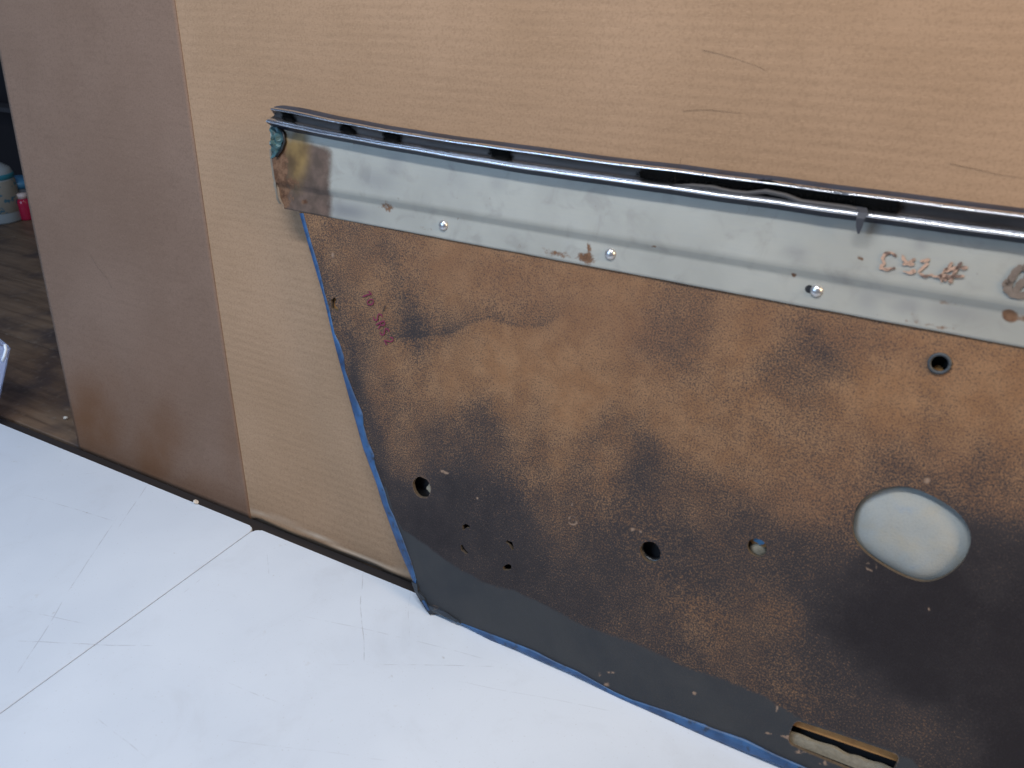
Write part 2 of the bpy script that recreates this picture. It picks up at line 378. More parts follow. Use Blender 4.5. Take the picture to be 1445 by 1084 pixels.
# things on the bench
def bench_pt(x, y): return on_z(x, y, ZB)
def cz(o): return Matrix.Translation(o)
p = bench_pt(6, 311)
bot = tag(empty('bottle', cz(p)), 'pale plastic bottle with teal bands and a printed label on the workbench', 'bottle')
m = M('cloudy_plastic', (.28, .33, .36), .35); PLAST = m.mat
bm = bmesh.new(); lathe(bm, [(.001, 0), (.046, 0), (.05, .005), (.05, .125), (.046, .137), (.03, .148), (.019, .156), (.019, .172), (.001, .172)]); bm_obj('body', bm, PLAST, bot, True)
m = M('printed_label', rough=.6); cc = m.coords(); sp3 = m.n('ShaderNodeSeparateXYZ'); m.l(cc, sp3.inputs[0])
blot = m.ramp(m.noise(55, 2), .54, .58)
c = m.mix(blot, (.22, .21, .18), (.04, .12, .17)); m.col(c)
bm = bmesh.new(); lathe(bm, [(.0504, .028), (.0512, .029), (.0512, .108), (.0504, .109)]); bm_obj('label', bm, m.mat, bot, True)
m2 = M('teal_band', (.03, .19, .26), .4).mat
bm = bmesh.new(); lathe(bm, [(.0504, .112), (.0514, .113), (.0514, .124), (.0504, .125)]); bm_obj('band', bm, m2, bot, True)
bm = bmesh.new(); lathe(bm, [(.001, .1725), (.021, .1725), (.021, .195), (.018, .198), (.001, .198)], 24); bm_obj('cap', bm, M('white_cap', (.6, .62, .65), .4).mat, bot, True)
p = bench_pt(40, 309)
t = tag(empty('small_jar', cz(p)), 'small glossy red jar beside the pale bottle', 'jar')
bm = bmesh.new(); lathe(bm, [(.001, 0), (.018, 0), (.02, .004), (.02, .05), (.016, .056), (.001, .056)], 24); bm_obj('body', bm, M('red_gloss', (.33, .012, .045), .15).mat, t, True)
bm = bmesh.new(); lathe(bm, [(.001, .0565), (.014, .0565), (.014, .07), (.001, .07)], 20); bm_obj('cap', bm, M('pale_cap', (.5, .42, .4), .4).mat, t, True)
p = bench_pt(52, 306)
t = tag(empty('small_jar', cz(p)), 'small dark brown jar between the red jar and the cardboard', 'jar')
bm = bmesh.new(); lathe(bm, [(.001, 0), (.014, 0), (.016, .004), (.016, .045), (.001, .05)], 24); bm_obj('body', bm, M('amber_gloss', (.07, .03, .025), .15).mat, t, True)
bm = bmesh.new(); lathe(bm, [(.001, .0505), (.012, .0505), (.012, .062), (.001, .062)], 20); bm_obj('cap', bm, M('pale_cap_b', (.3, .29, .3), .4).mat, t, True)
p = bench_pt(34, 299)
t = tag(empty('tin_can', cz(p)), 'squat grey tin with a bright blue lid behind the red jar', 'tin')
bm = bmesh.new(); lathe(bm, [(.001, 0), (.05, 0), (.05, .072), (.001, .072)], 32); bm_obj('body', bm, M('grey_tin', (.12, .14, .18), .4).mat, t, True)
bm = bmesh.new(); lathe(bm, [(.001, .0725), (.052, .0725), (.052, .088), (.05, .09), (.001, .09)], 32); bm_obj('lid', bm, M('blue_lid', (.07, .26, .50), .4).mat, t, True)

# clear plastic bag at the picture's left margin, standing on the bench
m = M('thin_clear_plastic', (.55, .62, .85), .22); m.b.inputs['Transmission Weight'].default_value = .55; m.b.inputs['Alpha'].default_value = .8
m.bump(m.noise(9, 2), .5, .006)
pb = on_z(-72, 604, ZB); bagm = Matrix((ax, back, Vector((0, 0, 1)))).transposed().to_4x4(); bagm.translation = pb
bag = tag(empty('plastic_bag', bagm), 'crumpled clear plastic bag with a glinting corner on the workbench', 'bag')
vv, ff = [], []; nu, nvv = 20, 16
for side in (0, 1):
    for j in range(nvv + 1):
        for i in range(nu + 1):
            u = i / nu; w = j / nvv
            x = -.16 + .22 * u + (.012 * w if u > .5 else 0); z = .002 + .12 * w + .012 * math.sin(u * 4) * w
            th = .035 * math.sin(math.pi * u) ** .6 * (1 - w * .75) + .0012
            wr = .010 * noise.noise((u * 5, w * 5, side * 9.0)) * math.sin(math.pi * u)
            vv.append((x, .03 + (th if side else -th) + wr + .05 * w, z))
N1 = (nu + 1) * (nvv + 1)
for side in (0, 1):
    for j in range(nvv):
        for i in range(nu):
            a = side * N1 + j * (nu + 1) + i; q = (a, a + 1, a + nu + 2, a + nu + 1); ff.append(q if not side else q[::-1])
mesh_obj('film', vv, ff, m.mat, bag, True)
bm = bmesh.new(); tube(bm, [(.0665, .078, .119), (.069, .076, .112), (.068, .072, .104), (.0655, .068, .096)], .0022, 6)  # pale tube stands for the glint on the bag's corner
bm_obj('corner_glint', bm, M('glint_plastic', (.8, .9, 1), .12).mat, bag, True)
del m2

# ------------------------------------------------------------------ cardboard sheets
LEAN_C = 12.5
CB = Frame(on_z(590, 829, ZB - .003) + back * .003, 29.4, LEAN_C)
def blob_st(fr, cx, cy, rx, ry, ang=0):
    c0 = Vector(fr.st(cx, cy)); a = math.radians(ang)
    ea = Vector(fr.st(cx + rx * math.cos(a), cy + rx * math.sin(a))) - c0; eb = Vector(fr.st(cx - ry * math.sin(a), cy + ry * math.cos(a))) - c0
    mm = np.linalg.inv(np.array([[ea.x, eb.x], [ea.y, eb.y]])); return np.array(c0), mm
def gauss(fr, X, Y, b):
    c0, mm = blob_st(fr, *b); dx, dy = X - c0[0], Y - c0[1]
    u = mm[0, 0] * dx + mm[0, 1] * dy; v_ = mm[1, 0] * dx + mm[1, 1] * dy
    return np.exp(-(u * u + v_ * v_) * 1.0)
def sheet(name, frame, left, right, y_top, zoff, th, bow, mat, nx, ny, bottom=None, seed=0.0):
    """left/right: functions t -> s for the side edges"""
    vv = []
    for side in (0, 1):
        for j in range(ny + 1):
            for i in range(nx + 1):
                w = j / ny; u = i / nx; y = y_top * w
                x = left(y) + (right(y) - left(y)) * u
                z = zoff + bow * noise.noise((x * 1.7 + seed, y * 1.7, seed))
                if bottom: y, dz = bottom(x, y); z += dz
                vv.append((x, y, z - (th if side else 0)))
    N = (nx + 1) * (ny + 1); ff = []
    for side in (0, 1):
        for j in range(ny):
            for i in range(nx):
                a = side * N + j * (nx + 1) + i; q = (a, a + 1, a + nx + 2, a + nx + 1); ff.append(q if not side else q[::-1])
    for i in range(nx):
        a = i; ff.append((a + N, a + 1 + N, a + 1, a)); a = ny * (nx + 1) + i; ff.append((a, a + 1, a + 1 + N, a + N))
    for j in range(ny):
        a = j * (nx + 1); b = a + nx + 1; ff.append((a, b, b + N, a + N)); a += nx; b += nx; ff.append((a + N, b + N, b, a))
    o = mesh_obj(name, vv, ff, mat, None, True, frame.m)
    for p_ in o.data.polygons[2 * nx * ny:]: p_.use_smooth = False
    return o
ls = CB.st(112, 634); lt = CB.st(0, 80); rs = CB.st(357, 745); rt = CB.st(248, 0)
linef = lambda a, b: (lambda y: a[0] + (b[0] - a[0]) * (y - a[1]) / (b[1] - a[1]))
def crumple(x, y):
    w = math.exp(-max(0, y) / .009) * min(1, max(0, (x - rs[0]) / .01))
    return y + .007 * w * (.6 + .35 * noise.noise((x * 14, 3, 0))), .005 * w * (.5 * noise.noise((x * 22, 0, 5)) + .3)
ca = sheet('cardboard_sheet', CB, lambda y: rs[0] - .1 - y * .25, lambda y: 1.35, .78, 0, .005, .004, CARD_A, 190, 150, crumple, 2.2)
tag(ca, 'tan corrugated cardboard sheet with fine ribs behind the leaning panel', 'cardboard')
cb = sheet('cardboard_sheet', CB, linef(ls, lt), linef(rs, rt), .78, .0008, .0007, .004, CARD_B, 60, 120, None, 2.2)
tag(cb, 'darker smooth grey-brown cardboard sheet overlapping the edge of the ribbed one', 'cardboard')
for o, blobs in ((ca, [(480, 790, 140, 18, 23, .5)]), (cb, [(215, 660, 40, 100, 12, .8), (130, 600, 50, 80, 0, .9), (280, 705, 110, 40, 24, .6), (330, 640, 20, 120, 0, .3), (180, 690, 120, 60, 20, .75), (220, 560, 90, 90, 0, .25)])):  # smooth sheet: warm brown tone growing towards the bottom
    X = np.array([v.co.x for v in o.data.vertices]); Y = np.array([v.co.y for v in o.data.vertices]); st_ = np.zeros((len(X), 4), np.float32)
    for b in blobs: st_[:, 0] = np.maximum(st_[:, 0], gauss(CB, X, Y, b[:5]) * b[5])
    if o is ca: st_[:, 1] = np.clip(1 - np.abs(Y - .011 - .003 * np.sin(X * 23)) / .003, 0, 1) * (X < .1)
    vattr(o, 'stain_tone', st_)

# ------------------------------------------------------------------ the door panel
base = on_z(863, 980.5)
PF = Frame(base, 31.1, 13.0)
PF.o = PF.o.copy(); PF.m.translation = PF.o
S_END = .62 + .10
panel = tag(empty('door_trim_panel', PF.m), 'brown stained hardboard door trim panel with steel strip and chrome top leaning on cardboard', 'door panel')
outer = [(423, 301), (436.5, 349), (456.5, 417), (473, 487), (492, 557.5), (513, 633), (531, 681.5), (540, 711), (562, 771), (583, 820.5), (588, 832), (594, 840), (604, 853), (610, 863),
         (630, 869), (650, 879.5), (691, 903), (730, 917), (766, 933.5), (805, 950), (835, 965), (863, 980), (904.5, 998.5), (946, 1016.5), (998.6, 1040), (1060, 1065), (1108, 1083.5)]
o_st = PF.pts(outer); o_st = [(s, max(t, .0006)) for s, t in o_st]
TOP = PF.st(600, 300)[1]
TRIM_T = PF.st(860, 221)[1]; STRIP_B = PF.st(860, 380.5)[1]
loop = [(o_st[0][0] - .012, STRIP_B + .075)] + o_st + [(S_END, .0006), (S_END, STRIP_B + .075)]
# holes
H_ = {}
H_['oval'] = smooth_loop(PF.pts([(1202, 739.6), (1209.6, 709.7), (1232, 693.5), (1264, 685), (1292, 688.6), (1324, 703.5), (1351.6, 722), (1366.6, 742), (1371.6, 762), (1364, 787), (1349, 804), (1329, 817), (1304, 823), (1274, 814), (1239.5, 794.5), (1217, 777), (1204.6, 759.6)]), 2)
def hole(px, py, ry): 
    c_ = PF.st(px, py); return c_, abs(PF.st(px, py - ry)[1] - c_[1])
for k, (x, y, r, rg) in {'edge': (595, 688, 15, .0012), 'crank': (918, 779, 15, .0008), 'clip': (1068, 773, 13, .0006), 'upper': (1326, 513, 12, .0004)}.items():
    c_, rr = hole(x, y, r); H_[k] = circle(c_, rr, 30, rg)
q8 = lambda l: [(540 + x * .2215, 640 + y * .2215) for x, y in l]
q6 = lambda l: [(400 + x * .2215, 280 + y * .2215) for x, y in l]
H_['s1'] = slot_poly(PF.pts(q8([(515, 488), (516, 468), (532, 461), (553, 470)])), .0042)
H_['s2'] = slot_poly(PF.pts(q8([(502, 583), (510, 612), (540, 638)])), .0046)
H_['s3'] = slot_poly(PF.pts(q8([(788, 560), (815, 575), (830, 612)])), .0050)
H_['s4'] = slot_poly(PF.pts(q8([(768, 734), (790, 728), (806, 722), (810, 708)])), .0058)
H_['crescent'] = slot_poly(PF.pts(q6([(333, 636), (317, 655), (320, 690), (350, 714)])), .0062)
H_['slot'] = smooth_loop(PF.pts([(1122, 1018), (1134, 1020), (1255, 1060), (1268, 1066), (1267, 1076), (1252, 1102), (1240, 1104), (1122, 1056), (1112, 1048), (1114, 1034)]), 2)
step = .0026
ol = resample(loop, .003); hl = [resample(h, .0016) for h in H_.values()]
verts2 = list(ol); edges = [(i, (i + 1) % len(ol)) for i in range(len(ol))]; rings = [list(range(len(ol)))]
for h in hl:
    b = len(verts2); verts2 += h; edges += [(b + i, b + (i + 1) % len(h)) for i in range(len(h))]; rings.append(list(range(b, b + len(h))))
gx, gy = np.meshgrid(np.arange(min(p_[0] for p_ in ol), S_END, step), np.arange(0, STRIP_B + .075, step)); gx = gx.ravel(); gy = gy.ravel()
gx = gx + rng.uniform(-.3, .3, gx.shape) * step; gy = gy + rng.uniform(-.3, .3, gy.shape) * step
keep = inside(ol, gx, gy) & ~((gy > STRIP_B + .02) & (gx > 0) & (gx < S_END - .02) & False)
for h in hl: keep &= ~inside(h, gx, gy)
bnd = np.array(verts2)
cell = {}
for p_ in bnd: cell.setdefault((int(p_[0] / .003), int(p_[1] / .003)), []).append(p_)
def far(x, y):
    i, j = int(x / .003), int(y / .003)
    for a in (i - 1, i, i + 1):
        for b in (j - 1, j, j + 1):
            for p_ in cell.get((a, b), ()):
                if (p_[0] - x) ** 2 + (p_[1] - y) ** 2 < .0011 ** 2: return False
    return True
gp = [(x, y) for x, y in zip(gx[keep], gy[keep]) if far(x, y)]
res = delaunay_2d_cdt([Vector(p_) for p_ in verts2 + gp], edges, [], 0, 1e-7)
rv = np.array([tuple(v_) for v_ in res[0]]); rf = np.array([f for f in res[2] if len(f) == 3])
cen = rv[rf].mean(1); ok = inside(ol, cen[:, 0], cen[:, 1])
for h in hl: ok &= ~inside(h, cen[:, 0], cen[:, 1])
rf = rf[ok]
a_ = rv[rf[:, 0]]; b_ = rv[rf[:, 1]]; c_ = rv[rf[:, 2]]
flip = ((b_[:, 0] - a_[:, 0]) * (c_[:, 1] - a_[:, 1]) - (b_[:, 1] - a_[:, 1]) * (c_[:, 0] - a_[:, 0])) < 0
rf[flip] = rf[flip][:, ::-1]
n_top = len(rv); V3 = [(x, y, .0008 * noise.noise((x * 9, y * 9, 0))) for x, y in rv]; F3 = [tuple(int(i) for i in f) for f in rf]
n_face_top = len(F3)
for ring in [ol] + hl:
    b = len(V3); n = len(ring)
    V3 += [(x, y, .0008 * noise.noise((x * 9, y * 9, 0))) for x, y in ring] + [(x, y, -.004) for x, y in ring]
    F3 += [(b + i, b + n + i, b + n + (i + 1) % n, b + (i + 1) % n) for i in range(n)]
board = mesh_obj('hardboard', V3, F3, [BOARD, FIBRE], panel)
for i, p_ in enumerate(board.data.polygons):
    if i >= n_face_top: p_.material_index = 1
    else: p_.use_smooth = True
# stains on the board: their own shapes, placed on the board
X = np.array([v_[0] for v_ in V3]); Y = np.array([v_[1] for v_ in V3])
wob = np.array([noise.noise((x * 14, y * 14, 3)) for x, y in zip(X, Y)]); wob2 = np.array([noise.noise((x * 14, y * 14, 8)) for x, y in zip(X, Y)])
Xw, Yw = X + wob * .012, Y + wob2 * .012
dark_more = lambda v_: v_ + .22 * min(1, max(0, (v_ - .36) / .44))
samples = [(480,330,.5),(470,420,.55),(560,400,.42),(600,470,.46),(650,380,.3),(700,360,.3),(720,520,.25),(650,540,.35),(550,560,.5),(500,520,.6),(680,610,.66),(620,640,.66),(560,640,.55),(600,740,.95),(700,740,.85),
 (760,640,.5),(800,560,.28),(800,720,.6),(860,640,.52),(900,680,.66),(850,780,.75),(950,480,.52),(930,560,.36),(1000,600,.4),(1110,520,.58),(1150,490,.52),(1060,480,.3),(1250,560,.25),(1400,560,.28),(1300,450,.3),(1200,640,.42),
 (1330,620,.38),(1420,680,.5),(1150,700,.45),(1000,720,.6),(1060,760,.68),(980,800,.74),(1000,870,.6),(1100,880,.6),(1150,800,.75),(1200,760,.65),(1180,850,.95),(1220,880,1.15),(1300,880,1.18),(1400,900,1.1),(1400,800,.95),(1400,1000,1.1),
 (1300,960,1.15),(1200,980,.78),(1120,950,.65),(1280,1010,.72),(1350,1040,.85),(900,900,.7),(800,850,.8),(700,800,.88),(950,940,.7),(440,310,.45),(1440,1060,1.25),(640,700,.9),(540,700,.8),(730,800,.85),(860,450,.28),(770,420,.36),
 (820,400,.28),(1190,470,.42),(1260,690,.56),(1160,930,.8),(1240,800,1.1),(1320,830,1.15),(1500,850,1.2),(1500,600,.35),(1550,1000,1.2),(760,490,.28),(580,520,.4),(750,580,.42),(1060,560,.42),(1080,640,.42)]
num = np.zeros(len(X)); den = np.zeros(len(X))
for px_, py_, d_ in samples:
    q = PF.st(px_, py_); w = 1 / ((Xw - q[0]) ** 2 + (Yw - q[1]) ** 2 + .018 ** 2) ** 2.2; num += w * dark_more(d_); den += w
dirt = num / den
for b in [(572, 440, 14, 60, -12, .24), (592, 485, 12, 50, -10, .14), (545, 350, 16, 30, 10, .14), (455, 400, 14, 60, -12, .2), (505, 545, 10, 60, -14, .28), (532, 640, 12, 60, -14, .25), (905, 640, 16, 60, 6, .16), (1310, 590, 12, 50, 0, .14), (1390, 640, 14, 60, 8, .12), (1160, 490, 20, 50, -40, .16), (850, 690, 14, 60, 5, -.12), (790, 660, 14, 60, 0, -.12)]:
    dirt += gauss(PF, Xw, Yw, b[:5]) * b[5]
warm = np.zeros(len(X))
for b in [(780, 420, 150, 60, 10, .5), (1190, 470, 180, 40, 10, .6), (1150, 700, 90, 60, 0, .6), (1340, 660, 90, 50, 0, .4), (930, 470, 70, 50, 0, .6), (600, 360, 120, 60, 10, .35), (1400, 760, 80, 80, 0, .6)]:
    warm += gauss(PF, Xw, Yw, b[:5]) * b[5]
tp = PF.pts([(560, 478), (599, 475), (634, 472), (669, 454), (694, 449), (729, 461), (764, 461), (800, 440), (840, 430)])   # tide line
dl = Y - np.interp(X, [q[0] for q in tp], [q[1] for q in tp]) + wob * .002
dirt += np.where((dl > 0), .30 * np.exp(-dl / .014), .30 * np.exp(dl / .0012)) * np.exp(-(np.maximum(0, np.abs(X - (tp[0][0] + tp[6][0]) / 2) - .075) / .02) ** 2)
# slate-coloured coating along the bottom
bandline = PF.pts([(545, 690), (556, 730), (569, 750), (606, 773), (635, 793), (660, 808), (684, 822), (717, 832), (738, 841), (794, 866), (830, 883), (904.5, 913), (960, 938), (1005, 954), (1081, 984), (1121, 1013), (1180, 1034), (1268, 1062)])
bx = [p_[0] for p_ in bandline] + [S_END]; by = [p_[1] for p_ in bandline] + [bandline[-1][1]]
sd = (np.interp(X, bx, by) - Y) / .014 + .5 + wob * .25
slate_ = np.clip(sd, 0, 1); slate_[X > PF.st(1300, 1060)[0]] *= .3
# scuffed lighter left margin
chip = np.zeros(len(X))
for (x, y, r, rr) in [(630, 668, 5, 3), (624, 665, 4, 2.5), (808, 713, 2.5, 5), (893, 747, 6, 4), (903, 750, 5, 3), (898, 768, 3, 3), (1308, 678, 8, 6), (671, 826, 3, 2), (673, 703, 2.5, 3), (805, 870, 3, 1.5), (925, 992, 4, 2), (980, 978, 5, 4), (1096, 1000, 3, 8),
                      (1108, 1040, 12, 3), (1130, 1062, 14, 3), (1085, 1035, 8, 3), (1165, 1078, 14, 3), (847, 951, 3, 6), (862, 949, 9, 2.5), (856, 966, 6, 4), (862, 978, 4, 7), (612, 858, 10, 5), (1225, 1015, 2, 2), (1310, 860, 2, 5), (1255, 910, 2, 2), (990, 765, 2, 2), (470, 360, 3, 6)]:
    chip = np.maximum(chip, gauss(PF, X, Y, (x, y, r, rr)) * .95)
for (x, y, r) in [(808, 735, 6), (1229, 799, 6)]:
    c0 = PF.st(x, y); rad = abs(PF.st(x, y - r)[1] - c0[1]); chip = np.maximum(chip, .8 * np.exp(-((np.hypot(X - c0[0], Y - c0[1]) - rad) / .0016) ** 2))
# worn pale rims of the holes
for k, w in (('edge', .0022), ('slot', .002)):
    hp = np.array(H_[k]); near = (np.abs(X - hp[:, 0].mean()) < .12) & (np.abs(Y - hp[:, 1].mean()) < .06)
    idx = np.where(near)[0]; dd = np.min(np.hypot(X[idx, None] - hp[None, :, 0], Y[idx, None] - hp[None, :, 1]), 1)
    chip[idx] = np.maximum(chip[idx], .62 * np.exp(-(dd / w) ** 2))
vattr(board, 'stain_tone', np.stack([dirt, slate_, np.clip(warm, 0, 1), chip], 1))

# vinyl cover behind, closed at the sides
bm = bmesh.new()
prism(bm, [(x, y) for x, y in resample(loop, .01)], -.0165, -.0145)
bm_obj('vinyl_cover', bm, VINYL, panel)
bm = bmesh.new(); n = len(ol); cxm = (sum(p_[0] for p_ in ol) / n, sum(p_[1] for p_ in ol) / n)
def edge_strip(name, out_st, in_st):
    """vinyl wrapped from the front round the edge and glued down on the back"""
    K = 170; L = [0]
    for a, b in zip(out_st, out_st[1:]): L.append(L[-1] + math.dist(a, b))
    vv, ff = [], []
    inl = [0]
    for a, b in zip(in_st, in_st[1:]): inl.append(inl[-1] + math.dist(a, b))
    for i in range(K + 1):
        f = i / K
        o_ = (np.interp(f * L[-1], L, [p_[0] for p_ in out_st]), np.interp(f * L[-1], L, [p_[1] for p_ in out_st]))
        j = (np.interp(f * inl[-1], inl, [p_[0] for p_ in in_st]), np.interp(f * inl[-1], inl, [p_[1] for p_ in in_st]))
        dx, dy = o_[0] - j[0], o_[1] - j[1]; l_ = max(1e-5, math.hypot(dx, dy)); ux, uy = dx / l_, dy / l_
        r = noise.noise((f * 26, 0, 1)); h = .0011 + .0005 * r
        prof = [(j[0] + ux * .0008, j[1] + uy * .0008, -.0005), (j[0], j[1], .0011 + .0004 * r), (j[0] + dx * .35, j[1] + dy * .35, h + .0007 * noise.noise((f * 60, 2, 2))), (j[0] + dx * .8, j[1] + dy * .8, h * .9),
                (o_[0] + ux * .0004, o_[1] + uy * .0004, .0002), (o_[0] + ux * .0008, o_[1] + uy * .0008, -.004), (o_[0] + ux * .0004, o_[1] + uy * .0004, -.010), (o_[0] - ux * .002, o_[1] - uy * .002, -.0158)]
        vv += [(a, max(b, .0002), c_) for a, b, c_ in prof]
        if i:
            q = len(prof)
            for k in range(q - 1): a = (i - 1) * q + k; ff.append((a, a + 1, a + q + 1, a + q))
    return mesh_obj(name, vv, ff, VINYL, panel, True)
in_left = [(429, 301), (440, 342), (451, 377.5), (458.7, 410.7), (466.4, 439.5), (473, 470.5), (480, 484), (486.5, 504), (487.6, 522), (498.7, 551), (506, 568.6), (512.7, 584), (513.5, 599.6), (519.7, 621.8), (528.6, 641.7), (529.5, 655), (537.5, 677), (544, 694), (550, 715), (556.6, 728.6), (568.8, 759.6), (582, 795), (588, 818)]
in_bot = [(652, 879), (691, 893), (724.6, 906), (755, 918), (788, 935), (816, 947), (843.6, 962.5), (866, 975), (890.7, 986), (915.6, 994), (943, 1003), (998.6, 1023), (1005, 1026.5), (1051, 1042), (1096, 1064.6), (1139, 1083)]
edge_strip('vinyl_edge', o_st[:11], PF.pts(in_left))
bo = o_st[15:]; ib = PF.pts(in_bot); ib += [(bo[-1][0] + .05, ib[-1][1]), (S_END - .001, ib[-1][1] + .002)]
edge_strip('vinyl_edge', bo + [(S_END, .0006)], ib)
# torn, folded corner of dark vinyl
cor = PF.pts([(583, 820), (590, 824), (592, 834), (600, 842), (604, 852), (616, 856), (632, 864), (650, 876), (646, 877), (628, 869), (614, 864), (609, 866), (602, 856), (594, 845), (586, 834)])
bm = bmesh.new(); prism(bm, [(a, max(b, .0004)) for a, b in cor], -.014, .0022)
for v_ in bm.verts: v_.co.z += .0025 * noise.noise(v_.co * 160)
bm_obj('torn_corner', bm, vinyl('torn_dark_vinyl', (.03, .04, .055), (.015, .018, .022), (.14, .10, .07)), panel)
bm = bmesh.new(); prism(bm, PF.pts([(598, 846), (601, 846), (605, 852), (609, 860), (606, 860), (601, 852)]), .0025, .0034); bm_obj('vinyl_flap', bm, VINYL, panel)

# what shows inside the holes; black backings stand for the shade inside
def dome(name, poly, z0, h, mat, grow=1.12):
    cx = sum(p_[0] for p_ in poly) / len(poly); cy = sum(p_[1] for p_ in poly) / len(poly); vv = [(cx, cy, z0 + h)]; ff = []; n = len(poly); R_ = 10
    for r in range(1, R_ + 1):
        f = r / R_ * grow
        for x, y in poly: 
            xx, yy = cx + (x - cx) * f, cy + (y - cy) * f
            vv.append((xx, yy, z0 + h * max(-.3, 1 - (f * .96) ** 3.2) + .0007 * noise.noise((xx * 60, yy * 60, 0))))
    for i in range(n): ff.append((0, 1 + i, 1 + (i + 1) % n))
    for r in range(R_ - 1):
        for i in range(n): a = 1 + r * n + i; b = 1 + r * n + (i + 1) % n; ff.append((a, a + n, b + n, b))
    return mesh_obj(name, vv, ff, mat, panel, True)
dome('cloth_padding', H_['oval'], -.0068, .0064, PAD)
c_, rr = hole(1068, 773, 13); dome('padding', circle((c_[0], c_[1] - rr * .5), rr * 1.05, 20), -.009, .004, FOAM)
bm = bmesh.new(); prism(bm, circle((c_[0] - rr * .1, c_[1] + rr * .35), rr * .95, 18, .003, .45), -.0075, -.0058); bm_obj('rusty_shim', bm, AMBER, panel)
bm = bmesh.new(); prism(bm, circle((c_[0], c_[1] + rr * .62), rr * .6, 14, .002, .6), -.0055, -.0042); bm_obj('blue_scrap', bm, vinyl('light_blue_vinyl', (.06, .20, .36), (.03, .1, .2), (.01, .02, .04)), panel)
c_, rr = hole(595, 688, 15); bm = bmesh.new(); prism(bm, circle((c_[0] + rr * .95, c_[1] + rr * .05), rr * .55, 18, .004), -.009, -.004); bm_obj('padding', bm, FOAM, panel)
bm = bmesh.new(); prism(bm, circle(c_, rr * 2.2, 20), -.0140, -.0135); bm_obj('shade_backing', bm, BLACK, panel)
c_, rr = hole(918, 779, 15); bm = bmesh.new(); prism(bm, circle(c_, rr * 2.2, 20), -.0140, -.0135); bm_obj('shade_backing', bm, BLACK, panel)
bm = bmesh.new(); tube(bm, [(c_[0] + rr * 1.15 * math.cos(a), c_[1] + rr * 1.05 * math.sin(a), -.006) for a in np.linspace(math.pi * .9, math.pi * 1.95, 14)], .0024, 8); bm_obj('rubber_lip', bm, M('black_rubber', (.012, .013, .014), .3).mat, panel, True)
c_, rr = hole(1326, 513, 12); bm = bmesh.new(); prism(bm, circle(c_, rr * 2.2, 20), -.0140, -.0135); bm_obj('shade_backing', bm, BLACK, panel)
bm = bmesh.new(); prism(bm, circle((c_[0], c_[1] - rr * .95), rr * .55, 18, .001, .8), -.010, -.007); bm_obj('padding', bm, AMBER, panel)
bm = bmesh.new(); tube(bm, [(c_[0] + rr * 1.12 * math.cos(a), c_[1] + rr * 1.12 * math.sin(a), .0004) for a in np.linspace(0, 2 * math.pi, 40)], .0013, 8)
bm_obj('grommet_ring', bm, M('dull_grommet', (.055, .062, .068), .55, .2).mat, panel, True)
for k in ('s1', 's2', 's3', 's4'):
    h = H_[k]; cx = sum(p_[0] for p_ in h) / len(h); cy = sum(p_[1] for p_ in h) / len(h)
    bm = bmesh.new(); prism(bm, circle((cx, cy), .011, 14), -.0140, -.0135); bm_obj('shade_backing', bm, BLACK, panel)
h = H_['crescent']; cx = sum(p_[0] for p_ in h) / len(h); cy = sum(p_[1] for p_ in h) / len(h)
bm = bmesh.new(); prism(bm, circle((cx + .0005, cy), .009, 18), -.0055, -.0035 - .0006); bm_obj('backing', bm, AMBER, panel)
# long slot: amber board above, dark gap, foam below
sl = PF.pts([(1122, 1018), (1268, 1066), (1252, 1102), (1112, 1048)]); A_, B_, D_, E_ = [Vector(q) for q in sl]
def slot_band(name, f0, f1, z0, z1, mat, wav=0):
    pts = []
    for k in range(25): 
        u = -.06 + 1.12 * k / 24; p_ = A_.lerp(B_, u).lerp(E_.lerp(D_, u), f0 + wav * noise.noise((u * 6, 1, 1))); pts.append((p_.x, p_.y))
    for k in range(24, -1, -1):
        u = -.06 + 1.12 * k / 24; p_ = A_.lerp(B_, u).lerp(E_.lerp(D_, u), f1); pts.append((p_.x, p_.y))
    bm = bmesh.new(); prism(bm, pts, z0, z1); bm_obj(name, bm, mat, panel)
slot_band('inner_board', -.12, .36, -.0072, -.0052, AMBER)
slot_band('foam_edge', .74, 1.15, -.009, -.0055, FOAM, .12)
slot_band('shade_backing', -.3, 1.3, -.0140, -.0135, BLACK)

# ------------------------------------------------------------------ steel strip
S0 = PF.st(392, 230)[0]
lines = {'top': TRIM_T - .006, 'step_t': PF.st(860, 334, .005)[1], 'step_b': PF.st(860, 346)[1], 'bot': STRIP_B}
def left_edge(t): return interp([(PF.st(402, 291)[1], PF.st(402, 291)[0]), (PF.st(398, 280)[1], PF.st(397, 280)[0]), (PF.st(389, 224)[1], PF.st(388.5, 224)[0]), (PF.st(388, 180)[1], PF.st(386, 180)[0])], t)
prof = []
for a, b, za, zb, k in ((lines['top'], lines['step_t'] + .0012, .0048, .0052, 22), (lines['step_t'] + .0012, lines['step_t'] - .0012, .0052, .0046, 3), (lines['step_t'] - .0012, lines['step_b'] + .0008, .0046, .0016, 7), (lines['step_b'] + .0008, lines['bot'], .0016, .0013, 12)):
    for i in range(k): prof.append((a + (b - a) * i / k, za + (zb - za) * i / k))
prof.append((lines['bot'], .0013)); nf = len(prof); prof += [(lines['bot'] - .0002, .0007), (lines['bot'] + .0006, .0002)]
NX = 520; vv = []; ff = []
for i in range(NX + 1):
    f = i / NX
    for t_, z_ in prof:
        s_ = left_edge(t_); s = s_ + (S_END - .004 - s_) * f
        vv.append((s, t_ + (.0004 * noise.noise((s * 30, 0, 2)) if t_ < lines['bot'] + .001 else 0), z_ + .0009 * noise.noise((s * 6, t_ * 9, 4)) + .0003 * noise.noise((s * 40, t_ * 40, 4))))
q = len(prof)
